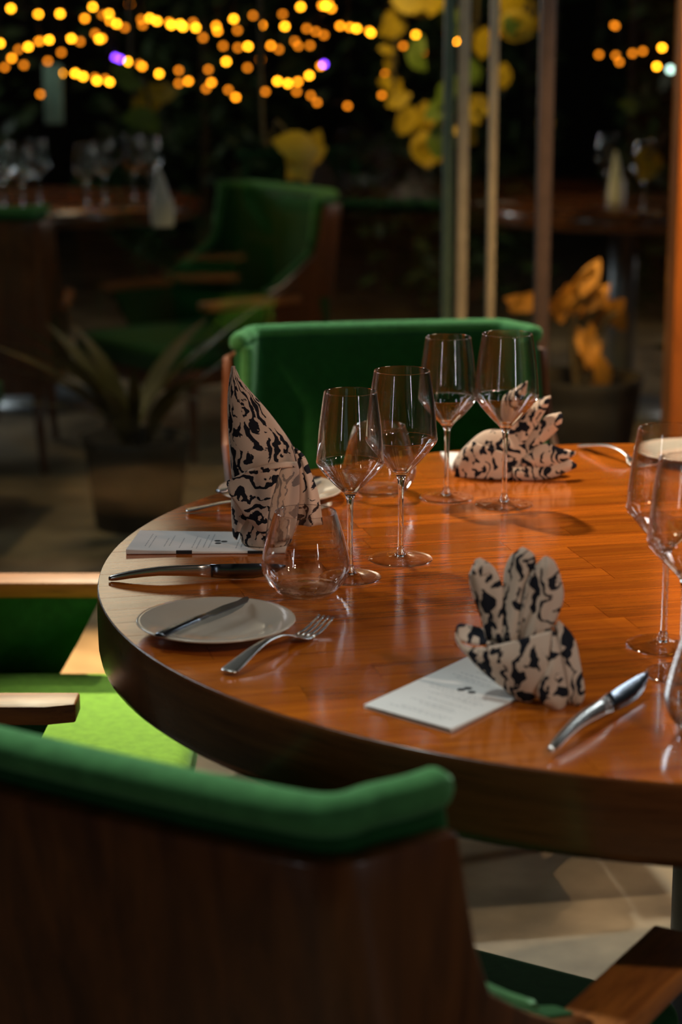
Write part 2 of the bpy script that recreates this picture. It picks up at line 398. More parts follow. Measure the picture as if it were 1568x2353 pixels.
# staves
SA = math.radians(13); SWD = .054; RI = TR-.0015
def clip_circle(x0, x1, y0, y1, R, n=10):
    """rectangle (in stave frame) cut by the circle, as polygon"""
    ya, yb = y0, y1
    def xr(y): return math.sqrt(max(0, R*R-y*y))
    L, Rr = [], []
    for i in range(n+1):
        y = ya+(yb-ya)*i/n
        h = xr(y); a = max(x0, -h); b = min(x1, h)
        if b-a > 1e-4: L.append((a, y)); Rr.append((b, y))
    if len(L) < 2: return None
    simp = lambda Q: [Q[0]]+[q for i, q in enumerate(Q[1:-1]) if abs((Q[i+2][0]-Q[i+1][0])-(Q[i+1][0]-Q[i][0])) > 1e-7 or abs(Q[i+1][0]-Q[i][0]) > 1e-7]+[Q[-1]]
    return simp(Rr)+simp(L)[::-1]
y = -TR; rnd = random.Random(3)
g = .0003
while y < TR:
    y1 = min(y+SWD, TR)
    x = -TR - rnd.uniform(0, .3)
    while x < TR:
        xn = x+rnd.uniform(.28, .52)
        poly = clip_circle(x+g, xn-g, max(y+g, -RI+1e-5), min(y1-g, RI-1e-5), RI)
        if poly:
            cx = sum(p[0] for p in poly)/len(poly); cy = sum(p[1] for p in poly)/len(poly)
            hz = TZ+rnd.uniform(-.00006, .00006)
            vs, fs = prism([(p[0]-cx, p[1]-cy) for p in poly], -.012, 0)
            o = mesh_obj('stave', vs, fs, 'stave', tbl, smooth=False)
            o.location = (cx*math.cos(SA)-cy*math.sin(SA), cx*math.sin(SA)+cy*math.cos(SA), hz)
            o.rotation_euler = (0, 0, SA)
        x = xn
    y = y1
prof = [(0, TZ-TT+.004), (TR-.012, TZ-TT+.004), (TR-.006, TZ-TT), (TR-.001, TZ-TT+.004), (TR+.0005, TZ-TT+.012), (TR+.001, TZ-.04), (TR+.0005, TZ-.006),
        (TR-.0003, TZ-.002), (TR-.0015, TZ-.0004), (TR-.0015, TZ-.0125), (0, TZ-.0125)]
mesh_obj('edge_band', *lathe(prof, 160), 'edge', tbl)
mesh_obj('pedestal', *lathe([(0, .02), (.034, .02), (.034, TZ-TT-.02), (0, TZ-TT-.02)], 32), 'metal', tbl, mods=[BEV(.002)])
mesh_obj('base_plate', *lathe([(0, 0), (.27, 0), (.275, .006), (.05, .022), (0, .024)], 48), 'metal', tbl)
mesh_obj('top_plate', *lathe([(0, TZ-TT-.02), (.2, TZ-TT-.02), (.2, TZ-TT+.002), (0, TZ-TT+.002)], 32), 'metal', tbl)
# ================================================================== CHAIRS
def chair_plan(z, off=0.0):
    """half plan (x>0) of the tub shell at height z; off moves it inwards"""
    t = (z-.36)/(.83-.36)
    yb = -.255-.075*t + off
    wx = .318-.022*t - off
    wing = .30 if z < .54 else .30 + (.115-.30)*min(1, ((z-.54)/.12))**.7
    k = wx-.035
    return [(0, yb-.006), (.12, yb-.004), (.20, yb), (k-.028, yb+.003), (k-.010, yb+.009), (k+.001, yb+.022), (k+.008, yb+.045), (wx-.010, yb+wing*.6+.01), (wx, yb+wing)]
def shell_grid(zs, off):
    G = []
    for z in zs:
        h = chair_plan(z, off)
        if off == 0 and z > .6: h = h[:-1] + [(h[-1][0], h[-1][1]-.012*(z-.6)/.2)]
        h = [tuple(p) for p in resample([(a, b, 0) for a, b in h], 15)] if False else h
        row = [Vector((-a, b, z)) for a, b in h[::-1]] + [Vector((a, b, z)) for a, b in h[1:]]
        G.append(row)
    return G
def grid_mesh(G, uvscale=None):
    vs = [p for r in G for p in r]; n = len(G[0]); fs = []
    for i in range(len(G)-1):
        for k in range(n-1):
            fs.append((i*n+k, i*n+k+1, (i+1)*n+k+1, (i+1)*n+k))
    return vs, fs
def make_chair(label, loc, rz, group='green tub chairs', seatmat='lime', armz=.525):
    t = thing('tub_chair', label, 'chair', loc, rz, group)
    zo = [.28, .36, .44, .50, .54, .56, .60, .65, .70, .76, .806]
    vs, fs = grid_mesh(shell_grid(zo, 0))
    mesh_obj('shell', vs, fs, 'shell', t, mods=[('SOLIDIFY', dict(thickness=.018, offset=1)), BEV(.003), ])
    zi = [.34, .44, .50, .54, .56, .60, .65, .70, .76, .80, .829]
    G = shell_grid(zi, .004)
    vs, fs = grid_mesh(G)
    mesh_obj('back_pad', vs, fs, 'green', t, mods=[('SOLIDIFY', dict(thickness=.024, offset=-1)), ('BEVEL', dict(width=.008, segments=3, limit_method='ANGLE'))])
    # padded roll over the top edge
    top = []
    for a, b in [(-p[0], p[1]) for p in chair_plan(.826, .004)[::-1]] + chair_plan(.826, .004)[1:]:
        top.append(Vector((a*.985, b+.004, .834)))
    top = spline(top, 60)
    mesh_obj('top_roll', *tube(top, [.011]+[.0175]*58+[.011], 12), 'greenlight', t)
    # wing front roll
    for s in (-1, 1):
        edge = [Vector((s*(chair_plan(z, .004)[-1][0]-.020), chair_plan(z, .004)[-1][1]-.008, z)) for z in (.826, .80, .76, .70, .65, .60, .56)]
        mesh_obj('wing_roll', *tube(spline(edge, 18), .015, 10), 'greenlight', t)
    # seat
    sv, sf = box(-.265, .265, -.25, .405, .30, .382)
    mesh_obj('seat', sv, sf, seatmat, t, mods=[('BEVEL', dict(width=.028, segments=5, limit_method='ANGLE'))])
    mesh_obj('seat_frame', *box(-.27, .27, -.25, .385, .25, .302), 'shell', t, mods=[BEV(.004)])
    for s in (-1, 1):
        # arm rail: flat bar with a chamfered front end
        x0, x1 = sorted((s*.280, s*.345))
        poly = [(x0, -.10), (x1, -.10), (x1, .225), (x1-.012*(s > 0), .265), (x0+.012*(s < 0), .265), (x0, .225)]
        mesh_obj('arm_rail', *prism(poly, armz-.026, armz), 'arm', t, mods=[BEV(.003)])
        # upholstered side panel under the arm
        pv = [(s*.306, -.24, .31), (s*.306, .13, .31), (s*.306, .15, .36), (s*.306, .19, .43), (s*.306, .225, armz-.026), (s*.306, -.24, armz-.026)]
        pv2 = [(s*.282, b, c) for a, b, c in pv]; n = len(pv)
        fs = [tuple(range(n)), tuple(range(2*n-1, n-1, -1))]+[(k, (k+1) % n, n+(k+1) % n, n+k) for k in range(n)]
        mesh_obj('side_panel', pv+pv2, fs, 'green', t, smooth=False, mods=[BEV(.004)])
        for fy, ln in ((.27, 0), (-.22, -.05)):
            lv, lf = tube([(s*.245, fy, .29), (s*.25, fy+ln*.4, .14), (s*.262, fy+ln+.012*(fy > 0), 0)], [.021, .017, .012], 12)
            mesh_obj('leg', lv, lf, 'shell', t)
    return t
# the near chair's own seat gets the darker green, deep shade put into its colour
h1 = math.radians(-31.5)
ch_near = make_chair('green tub chair with dark wooden back shell, turned away in the near foreground', (-.054, 1.912, 0), h1, 'green tub chairs around the round table')
def place_chair(label, loc, rz, group='green tub chairs around the round table'):
    return copy_tree(ch_near, None, loc, rz, label, group)
place_chair('green tub chair facing the view behind the far side of the round table', (.126, 3.70, 0), PI+.17)
place_chair('green tub chair at the left of the table, only arms and bright seat showing', (-.625, 3.02, 0), -PI/2)
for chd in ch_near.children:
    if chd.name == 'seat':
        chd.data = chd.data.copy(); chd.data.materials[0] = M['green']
# ================================================================== GLASSWARE
def wine_glass(kind, label, px, py, group):
    p = atZ(px, py, TZ)
    if kind == 'large': H, rb, rr, zb, zn, rf = .247, .0462, .0355, .158, .113, .0415
    else: H, rb, rr, zb, zn, rf = .236, .0422, .0325, .147, .108, .0392
    t = thing('wine_glass', label, 'glass', (p.x, p.y, TZ+.0002), 0, group)
    th = .0011
    # bowl: conical lower part, sharp waist, tapered wall
    c0, c1 = Vector((.0115, zn+.004, 0)), Vector((rb-.0022, zb-.0042, 0))
    w0, w1 = Vector((rb-.0006, zb+.0050, 0)), Vector((rr, H-.0006, 0))
    out = [c0+(c1-c0)*u-Vector((0, .0016*math.sin(PI*u), 0)) for u in (0, .12, .25, .4, .55, .7, .82, .92, 1)]
    out += [Vector((rb-.0004, zb-.0008, 0)), Vector((rb, zb+.0018, 0))]
    out += [w0+(w1-w0)*u+Vector((.0012*math.sin(PI*u), 0, 0)) for u in (0, .1, .2, .35, .5, .65, .8, .9, 1)] + [Vector((rr-.0004, H, 0))]
    out = [(v.x, v.y) for v in spline(out, 60)]
    inn = [(max(.0, a-th*(1.5 if b < zb else 1)), b+(th*1.2 if b < zb else 0)) for a, b in out[::-1]]
    mesh_obj('bowl', *lathe(out+inn[1:]+[(0, inn[-1][1]+.0002)], 72), 'bowl', t)
    # solid crystal stem with the glass knot under the bowl
    st = [(0, .0045), (.0052, .0046), (.0042, .010), (.0036, .030), (.0035, .06), (.0037, zn-.022), (.0046, zn-.009), (.0068, zn-.002), (.0102, zn+.0025), (.0116, zn+.0042), (.009, zn+.0062), (0, zn+.0068)]
    mesh_obj('stem', *lathe([(v.x, v.y) for v in spline([(a, b, 0) for a, b in st[1:-1]], 40)] and ([(0, .0045)]+[(v.x, v.y) for v in spline([(a, b, 0) for a, b in st[1:-1]], 40)]+[(0, zn+.0068)]), 32), 'glass', t)
    ft = [(0, 0.0002), (rf-.003, 0.0002), (rf-.0006, .0003), (rf, .0012), (rf-.0008, .0021), (rf*.8, .0025), (rf*.5, .0034), (rf*.3, .0048), (rf*.2, .0072), (.0056, .0108), (.0043, .0165), (0, .0165)]
    mesh_obj('foot', *lathe(ft, 72), 'footglass', t)
    return t
G1 = 'wine glasses on the round table'
wg = {}
def put_glass(kind, label, px, py):
    if kind in wg:
        p = atZ(px, py, TZ); return copy_tree(wg[kind], None, (p.x, p.y, TZ+.0002), 0, label, G1)
    wg[kind] = wine_glass(kind, label, px, py, G1); return wg[kind]
put_glass('small', 'leftmost wine glass, smaller one, standing just behind the stemless tumbler', 805, 1328)
put_glass('large', 'larger wine glass in sharp focus right of the front small one, above table centre', 921, 1286)
put_glass('small', 'smaller far wine glass in front of the green chair back, left of its taller mate', 1026, 1145)
put_glass('large', 'taller far wine glass standing in front of the bird shaped napkin', 1159, 1160)
put_glass('large', 'wine glass at the right edge whose rim stands higher, orange tinted', 1524, 1484)
put_glass('small', 'nearest wine glass cut by the right edge, beside the dark knife blade', 1567, 1551)
def tumbler(label, px, py, first=None):
    p = atZ(px, py, TZ)
    if first: return copy_tree(first, None, (p.x, p.y, TZ+.0002), 0, label)
    t = thing('stemless_tumbler', label, 'glass', (p.x, p.y, TZ+.0002), 0, 'stemless tumblers on the round table')
    o = [(.031, .0008), (.0375, .0045), (.046, .0135), (.0518, .0245), (.0537, .034), (.0528, .045), (.0475, .068), (.042, .087), (.0375, .1005), (.0368, .1012)]
    o = [(v.x, v.y) for v in spline([(a, b, 0) for a, b in o], 40)]
    i = [(a-.0012-.0012*max(0, 1-b/.04), b+.002*max(0, 1-b/.03)) for a, b in o[::-1] if b > .0085]
    mesh_obj('bowl', *lathe([(a, b) for a, b in o if b > .007]+i[1:], 72), 'bowl', t)
    b0 = [(0, .0022), (.022, .0018), (.030, .0003), (.033, .0004), (.0375, .0045), (.0408, .0080), (.0385, .0088), (.032, .0082), (.02, .0095), (.008, .0112), (0, .0116)]
    mesh_obj('base', *lathe(b0, 72), 'footglass', t)
    return t
tb = tumbler('front stemless tumbler beside the tall napkin and the dinner knife', 703, 1362)
tumbler('far stemless tumbler seen through the two front wine glasses', 872, 1134, tb)
tumbler('stemless tumbler cut off by the right edge in front of the wine glasses', 1650, 1682, tb)
# ================================================================== PLATES
def plate(label, px, py, first=None):
    p = atZ(px, py, TZ+.012)
    if first: return copy_tree(first, None, (p.x, p.y, TZ+.0002), 0, label)
    pr = [(0, .0028), (.040, .0028), (.044, .0004), (.049, .0004), (.053, .0035), (.070, .0078), (.0895, .0138), (.0908, .0150), (.0900, .0160), (.086, .0156), (.062, .0092), (.0575, .0070), (.054, .0058), (.030, .0054), (0, .0053)]
    o = mesh_obj('bread_plate', *lathe(pr, 96), 'ceramic')
    o.location = (p.x, p.y, TZ+.0002)
    return tag(o, label, 'plate', 'bread plates on the round table')
pl1 = plate('white bread plate near the left table edge with a butter knife across it', 497, 1429)
plate('white bread plate half hidden behind the tall printed napkin', 645, 1127, pl1)
plate('white bread plate seen through the glasses at the right edge', 1592, 1038, pl1)
# ================================================================== CUTLERY
def ring_rect(x, zc, hz, hy, n=12, e=.75):
    R = []
    for k in range(n):
        a = 2*PI*k/n+PI/n
        c, s = math.cos(a), math.sin(a)
        R.append(Vector((x, hy*math.copysign(abs(c)**e, c), zc+hz*math.copysign(abs(s)**e, s))))
    return R
def dinner_knife(label, p0, p1, first=None, roll=0):
    rz = math.atan2(p1[1]-p0[1], p1[0]-p0[0])
    if first:
        c = copy_tree(first, None, (p0[0], p0[1], TZ+.0036), rz, label); c.rotation_euler = (roll, 0, rz); c.scale = (1.08, 1.08, 1.08)
        return c
    t = thing('dinner_knife', label, 'knife', (p0[0], p0[1], TZ+.0004), rz, 'dinner knives lying on edge')
    H = [(0, .001, .0055), (.004, .0004, .0072), (.012, .0010, .0095), (.026, .0030, .0125), (.045, .0050, .0155), (.063, .0060, .0178), (.085, .0056, .0190), (.11, .0042, .0195), (.127, .0027, .0197)]
    R = [ring_rect(x, (a+b)/2, (b-a)/2, w) for (x, a, b), w in zip(H, (.0022, .0036, .0042, .0046, .0046, .0044, .0042, .0036, .0028))]
    mesh_obj('handle', *rings(R), 'steel', t)
    Bd = [(.1265, .0028, .0196), (.140, .0014, .0198), (.160, .0003, .0199), (.180, .0010, .0199), (.197, .0040, .0196), (.210, .0090, .0188), (.220, .0150, .0172)]
    R = []
    for (x, a, b), w in zip(Bd, (.0022, .0012, .0010, .0010, .0009, .0008, .0004)):
        R.append([Vector((x, -.0002, a)), Vector((x, .0002, a)), Vector((x, w*.8, a+(b-a)*.35)), Vector((x, w, b-.0004)), Vector((x, w*.6, b)), Vector((x, -w*.6, b)), Vector((x, -w, b-.0004)), Vector((x, -w*.8, a+(b-a)*.35))])
    mesh_obj('blade', *rings(R), 'steeldark', t)
    return t
kA = dinner_knife('dinner knife on edge at left with its blade tip behind the front tumbler', (-.2885, 2.500), (-.07, 2.512))
kn = atZ(1268, 1742, TZ)
dinner_knife('dinner knife at lower right with orange glint on its handle and dark blade', (kn.x, kn.y), (atZ(1515, 1583, TZ).x, atZ(1515, 1583, TZ).y), kA, -.55)
def butter_knife(label, p0, p1, z, first=None):
    d = Vector(p1)-Vector(p0); rz = math.atan2(d.y, d.x)
    if first: return copy_tree(first, None, (p0[0], p0[1], z), rz, label)
    t = thing('butter_knife', label, 'knife', (p0[0], p0[1], z), rz, 'butter knives lying on bread plates')
    R = [ring_rect(x, .003+zz, h, w) for x, zz, h, w in ((0, 0, .0018, .0062), (.003, 0, .0026, .0072), (.03, .0006, .0028, .0066), (.065, .001, .0028, .0054), (.088, .001, .0022, .0048))]
    mesh_obj('handle', *rings(R), 'steeldark', t)
    poly = [(.0875, -.0040), (.095, -.0075), (.135, -.0085), (.160, -.0080), (.170, -.0035), (.176, .0030), (.168, .0050), (.155, .0030), (.13, .0062), (.0875, .0045)]
    mesh_obj('blade', *prism(poly, .0032, .0048), 'steeldark', t, smooth=False)
    return t
b0, b1 = atZ(366, 1462, .768), atZ(570, 1378, .768)
bkA = butter_knife('butter knife lying across the nearest bread plate', b0[:2], b1[:2], TZ+.0158)
b0, b1 = atZ(500, 1131, .768), atZ(640, 1112, .768)
butter_knife('butter knife on the far bread plate, its handle showing left of the tall napkin', b0[:2], b1[:2], TZ+.0158, bkA)
def fork(label, p0, p1, first=None):
    rz = math.atan2(p1[1]-p0[1], p1[0]-p0[0])
    if first: return copy_tree(first, None, (p0[0], p0[1], TZ+.0004), rz, label)
    t = thing('dinner_fork', label, 'fork', (p0[0], p0[1], TZ+.0004), rz, 'dinner forks on the round table')
    H = [(0, .0045, .0020, .0060), (.003, .0042, .0034, .0098), (.012, .0058, .0034, .0104), (.03, .0098, .0028, .0088), (.055, .0152, .0024, .0064), (.08, .0180, .0021, .0046), (.105, .0168, .0019, .0036), (.122, .0128, .0018, .0034), (.130, .0100, .0017, .0042)]
    sp = spline([Vector(h[:3]) for h in H], 32); sw = spline([Vector((h[3], 0, 0)) for h in H], 32)
    mesh_obj('handle', *rings([ring_rect(a.x, a.y, a.z/2*1.3, b.x) for a, b in zip(sp, sw)]), 'steel', t)
    Hd = [(.1285, .0103, .0014, .0036), (.133, .0082, .0012, .0062), (.138, .0060, .0010, .0096), (.145, .0038, .0009, .0120), (.152, .0028, .0008, .0127), (.158, .0026, .0008, .0128)]
    mesh_obj('head', *rings([ring_rect(a, b, c, d, e=.4) for a, b, c, d in Hd]), 'steel', t)
    for k in range(4):
        y = (-.0106+k*.00707)
        T = [(.157, .0026, .0009), (.17, .0036, .0009), (.185, .0064, .0008), (.198, .0104, .0007), (.206, .0140, .0005)]
        R = [[v+Vector((0, y*(1-.12*(i/4)), 0)) for v in ring_rect(a, b, c, .0021-.0002*i, n=8, e=.6)] for i, (a, b, c) in enumerate(T)]
        mesh_obj('tine', *rings(R), 'steel', t)
    return t
p0, p1 = atZ(522, 1553, TZ), atZ(762, 1418, TZ+.01)
fkA = fork('fork in front of the nearest bread plate, tines towards the table centre', p0, p1)
p0 = atZ(428, 1180, TZ)
fork('fork behind the tall napkin with only its arched handle end showing', p0, (p0.x+.2, p0.y+.004), fkA)
p0 = atZ(1336, 1030, TZ); p1 = atZ(1500, 1052, TZ)
fork('fork at the far right of the table mirrored in the lacquer, arched handle', p0, (p0.x+.09, p0.y-.17), fkA)
# ================================================================== MENU CARDS
def menu(label, A, B, C, D, z=TZ+.0004, lift=.006, full=True, bars=False):
    """A..D corners: A far-left, B near-left, C near-right, D far-right (ground points)"""
    A, B, C, D = [Vector((p[0], p[1], 0)) for p in (A, B, C, D)]
    org = (B+C)/2
    rz = math.atan2((C-B).y, (C-B).x)
    t = thing('menu_card', label, 'menu', (org.x, org.y, z), rz, 'folded menu cards on the round table')
    rot = Matrix.Rotation(-rz, 3, 'Z')
    a, b, c, d = [rot @ (p-org) for p in (A, B, C, D)]
    n = 14
    def sheet(z0, amp):
        G = []
        for i in range(n+1):
            u = i/n; e = (1-u)**3
            G.append([b.lerp(c, u)+Vector((0, 0, z0+amp*e)), a.lerp(d, u)+Vector((0, 0, z0+amp*e*.4))])
        return G
    def slab(z0, th, amp):
        G = sheet(z0, amp); vs = []; fs = []
        for r in G: vs += [r[0], r[1], r[0]+Vector((0, 0, th)), r[1]+Vector((0, 0, th))]
        for i in range(n):
            o = i*4; q = o+4
            fs += [(o+2, q+2, q+3, o+3), (o, o+1, q+1, q), (o, q, q+2, o+2), (o+1, o+3, q+3, q+1)]
        fs += [(0, 2, 3, 1), (n*4, n*4+1, n*4+3, n*4+2)]
        return vs, fs
    mesh_obj('back_leaf', *slab(0.0, .0006, .000), 'paper', t, smooth=False)
    mesh_obj('front_leaf', *slab(.0022, .0006, lift), 'paper', t, smooth=False)
    # fold along the near long side
    R = []
    for i in range(n+1):
        u = i/n; q = b.lerp(c, u); top = .0028+lift*(1-u)**3
        R.append([q+Vector((0, .0004, 0)), q+Vector((0, -.0009, .0006)), q+Vector((0, -.0009, top-.0006)), q+Vector((0, .0004, top))])
    mesh_obj('fold', *rings(R), 'paper', t, smooth=False)
    def on(u, v, dz=.0001):
        q = b.lerp(c, u).lerp(a.lerp(d, u), v); return Vector((q.x, q.y, .0028+(lift*(1-u)**3)*(1-.6*v)+dz))
    if full:
        def hexa(u, v, r):
            q = on(u, v, .00015)
            return [(q.x+r*math.cos(k*PI/3), q.y+r*math.sin(k*PI/3), q.z) for k in range(6)]
        hx = [hexa(.555, .40, .0048), hexa(.545, .52, .0048), hexa(.590, .49, .0048)]
        vs = sum(hx, []); mesh_obj('logo', vs, [tuple(range(i*6, i*6+6)) for i in range(3)], 'ink', t, smooth=False)
        vs, fs = [], []
        rr = random.Random(5)
        def dash(u, v0, v1, wu):
            o = len(vs)
            vs.extend([on(u, v0), on(u+wu, v0), on(u+wu, v1), on(u, v1)]); fs.append((o, o+1, o+2, o+3))
        for u in (.10, .13, .22, .25, .32, .40, .43, .47, .505, .68, .71, .76, .83, .90):
            v = rr.uniform(.12, .25); e = rr.uniform(.6, .9)
            while v < e:
                l = rr.uniform(.02, .07); dash(u, v, min(e, v+l), .0055); v += l+.018
        txt = mesh_obj('printed_text', vs, fs, 'grey_ink', t, smooth=False); txt['kind'] = 'stuff'
        # dark title bars wrapping onto the fold
        for u0, u1 in ((.315, .415), (.765, .86)) if bars else ():
            q0, q1 = b.lerp(c, u0), b.lerp(c, u1); tz = .0030+lift*(1-u0)**3
            mesh_obj('printed_bar', [q0+Vector((0, -.0011, .0004)), q1+Vector((0, -.0011, .0004)), q1+Vector((0, -.0011, tz)), q0+Vector((0, -.0011, tz)), q1+Vector((0, .003, tz)), q0+Vector((0, .003, tz))], [(0, 1, 2, 3), (3, 2, 4, 5)], 'ink', t, smooth=False)
    return t
menu('white folded menu card under the tall napkin at the left', atZ(322, 1226, TZ), atZ(290, 1274, TZ), atZ(655, 1272, TZ), atZ(668, 1228, TZ), lift=.0035, bars=True)
menu('white menu card tucked under the near fan napkin', atZ(836, 1628, TZ), atZ(1035, 1686, TZ), atZ(1255, 1575, TZ), atZ(1078, 1514, TZ), lift=.002)
menu('white menu card end showing left of the far bird shaped napkin', atZ(1012, 1044, TZ), atZ(1040, 1082, TZ), atZ(1250, 1088, TZ), atZ(1210, 1046, TZ), lift=.002, full=False)
# ================================================================== NAPKINS
def patch(name, left, right, t, mat='cloth', bulge=.006, ripple=0.0, rp=3, nu=14, nv=22, uvo=(0, 0), th=.0012, toward=-1, straight=False, crease=False, turn=False):
    """cloth sheet between two edge curves given as (x, z, y)"""
    cv = lambda P: [Vector((a[0], a[2] if len(a) > 2 else 0, a[1])) for a in P]
    A = resample(cv(left), nv) if straight else resample(spline(cv(left), 60), nv)
    B = resample(cv(right), nv) if straight else resample(spline(cv(right), 60), nv)
    vs, uv, fs = [], [], []
    for i in range(nv):
        for k in range(nu):
            u = k/(nu-1); v = i/(nv-1)
            p = A[i].lerp(B[i], u)
            wdt = (B[i]-A[i]).length
            q = (1.3*(1-abs(2*u-1))**.85 if crease else math.sin(PI*u))*bulge*min(1, wdt/.02)
            q += ripple*math.sin(rp*2*PI*u+v*3)*math.sin(PI*u)
            vs.append(p+Vector((0, toward*q, 0)))
            uv.append((p.z+uvo[0], p.x+uvo[1]) if turn else (p.x+uvo[0]+q*.5, p.z+uvo[1]))
    for i in range(nv-1):
        for k in range(nu-1):
            fs.append((i*nu+k, (i+1)*nu+k, (i+1)*nu+k+1, i*nu+k+1))
    return mesh_obj(name, vs, fs, mat, t, uvs=uv, mods=[('SOLIDIFY', dict(thickness=th, offset=0))])
def shell_loft(name, secs, t, mat='cloth', n=36, ripple=.0, rp=5, uvo=(0, 0), nv=30, cap=False):
    """secs: (z, x0, x1, y0, y1) elliptical sections"""
    S = spline([Vector((s[1], s[2], s[0])) for s in secs], nv); Y = spline([Vector((s[3], s[4], 0)) for s in secs], nv)
    vs, uv = [], []
    for i, (a, b) in enumerate(zip(S, Y)):
        cx, rx = (a.x+a.y)/2, (a.y-a.x)/2; cy, ry = (b.x+b.y)/2, (b.y-b.x)/2
        for k in range(n):
            g = 2*PI*k/n; m = 1+ripple*math.sin(rp*g+i*.15)
            vs.append(Vector((cx+rx*m*math.cos(g), cy+ry*m*math.sin(g), a.z)))
            gg = g if g <= PI else 2*PI-g
            uv.append((gg*.034+uvo[0]+(0 if g <= PI else .2), a.z+uvo[1]+.1*math.copysign(0, 1)))
    fs = []
    for i in range(nv-1):
        for k in range(n):
            k2 = (k+1) % n; fs.append((i*n+k, i*n+k2, (i+1)*n+k2, (i+1)*n+k))
    return mesh_obj(name, vs, fs, mat, t, uvs=uv, mods=[('SOLIDIFY', dict(thickness=.0012, offset=-1))])
G3 = 'folded printed napkins on the round table'
# --- tall horn napkin, local x right, y away, z up ; zp(x,y) converts measured crop pixels to metres
n1 = atZ(613, 1256, TZ)
nap = thing('folded_napkin', 'black and cream printed napkin folded into a pointed horn, at left', 'napkin', (n1.x, n1.y, TZ+.0036), 0, G3)
def z1(x, y, d=0.0): return ((x-620)/9468*.985, (2265-y)/9168*.985, d)
shell_loft('body', [(.0, -.031, .031, -.020, .026), (.006, -.034, .034, -.024, .028), (.03, -.038, .037, -.026, .030), (.06, -.041, .041, -.026, .030), (.09, -.0445, .0445, -.024, .028),
    (.113, -.0465, .040, -.020, .026), (.135, -.048, .033, -.016, .022), (.157, -.049, .019, -.012, .018), (.18, -.0495, .002, -.009, .014), (.20, -.049, -.015, -.007, .010), (.222, -.0465, -.033, -.004, .006), (.232, -.0445, -.0375, -.0022, .004), (.2375, -.0435, -.0385, -.0012, .003)],
    nap, n=40, ripple=.012, rp=4)
patch('back_fold', [z1(215, 120, .004), z1(330, 330, .006), z1(470, 640, .008), z1(700, 950, .010), z1(900, 1180, .012)],
      [z1(250, 95, .006), z1(365, 355, .012), z1(600, 630, .016), z1(860, 925, .020), z1(985, 1120, .022)], nap, bulge=.003, uvo=(.3, .1))
patch('wrap_flap', [z1(375, 1290, -.034), z1(130, 1425, -.024), z1(165, 1560, -.033), z1(330, 1765, -.042), z1(480, 1940, -.043), z1(610, 2085, -.040)],
      [z1(840, 1190, -.028), z1(770, 1380, -.039), z1(700, 1620, -.045), z1(655, 1800, -.046), z1(635, 1950, -.045), z1(615, 2088, -.040)], nap, bulge=.004, uvo=(.62, .2), straight=True, turn=True, th=.0018)
patch('wrap_flap_top', [z1(372, 1288, -.034), z1(560, 1220, -.031), z1(800, 1182, -.028), z1(1000, 1205, -.014)],
      [z1(372, 1300, -.035), z1(560, 1270, -.036), z1(800, 1240, -.034), z1(1005, 1260, -.018)], nap, bulge=.001, uvo=(.62, .2), nu=4, turn=True, th=.0018)
patch('wrap_band', [z1(845, 1186, -.021), z1(770, 1380, -.029), z1(700, 1620, -.033), z1(650, 1850, -.032), z1(620, 2090, -.028), z1(600, 2200, -.026)],
      [z1(1005, 1210, -.008), z1(1035, 1340, -.012), z1(1040, 1620, -.014), z1(1015, 1860, -.014), z1(985, 2030, -.014), z1(945, 2160, -.014)], nap, 'cloth_back', bulge=.006, uvo=(.9, .0))
patch('hanging_tail', [z1(965, 1100, .012), z1(1010, 1300, .006), z1(1030, 1600, .004), z1(1010, 1850, .002), z1(1000, 2030, .002)],
      [z1(1000, 1095, .016), z1(1110, 1220, .020), z1(1215, 1490, .018), z1(1285, 1690, .014), z1(1335, 2045, .010)], nap, bulge=.006, ripple=.004, rp=1.5, uvo=(1.2, .1))
patch('left_tail', [z1(190, 1600, -.014), z1(190, 1850, -.016), z1(205, 2100, -.018), z1(225, 2145, -.018)],
      [z1(225, 1640, -.030), z1(390, 1830, -.031), z1(310, 2000, -.031), z1(260, 2150, -.026)], nap, bulge=.005, uvo=(1.5, .3))
# --- near fan napkin
n2 = atZ(1205, 1608, TZ)
nap2 = thing('folded_napkin', 'near printed napkin folded as a three petal fan in a boat shaped band', 'napkin', (n2.x, n2.y, TZ+.0034), 0, G3)
def z2(x, y, d=0.0): return ((x-857)/10878, (1665-y)/10560, d)
def rise(p, k=.30): return p
# petals (behind the band)
patch('petal', [z2(245, 360, .030), z2(240, 430, .030), z2(300, 640, .028), z2(380, 850, .022), z2(430, 1060, .016)],
      [z2(330, 215, .034), z2(430, 240, .036), z2(560, 370, .034), z2(640, 640, .026), z2(650, 1040, .012)], nap2, bulge=.010, ripple=.003, rp=1, uvo=(.1, .7))
patch('petal_tip', [z2(240, 400, .029), z2(270, 310, .031), z2(320, 215, .034)], [z2(520, 350, .034), z2(470, 270, .035), z2(360, 205, .035)], nap2, bulge=.008, uvo=(.3, .9), nu=8, nv=8)
patch('petal', [z2(830, 85, .034), z2(700, 190, .034), z2(635, 360, .032), z2(625, 560, .026), z2(600, 800, .018), z2(560, 1050, .010)],
      [z2(840, 80, .034), z2(950, 150, .034), z2(985, 240, .032), z2(930, 480, .024), z2(860, 760, .014), z2(800, 1040, .006)], nap2, bulge=.012, uvo=(.5, .75))
patch('petal', [z2(1080, 160, .026), z2(960, 270, .022), z2(880, 400, .016), z2(830, 600, .012), z2(785, 800, .008), z2(760, 1040, .004)],
      [z2(1095, 160, .026), z2(1190, 230, .028), z2(1270, 430, .026), z2(1290, 620, .020), z2(1210, 820, .012), z2(1090, 1040, .004)], nap2, bulge=.013, ripple=.002, rp=2, uvo=(.85, .8))
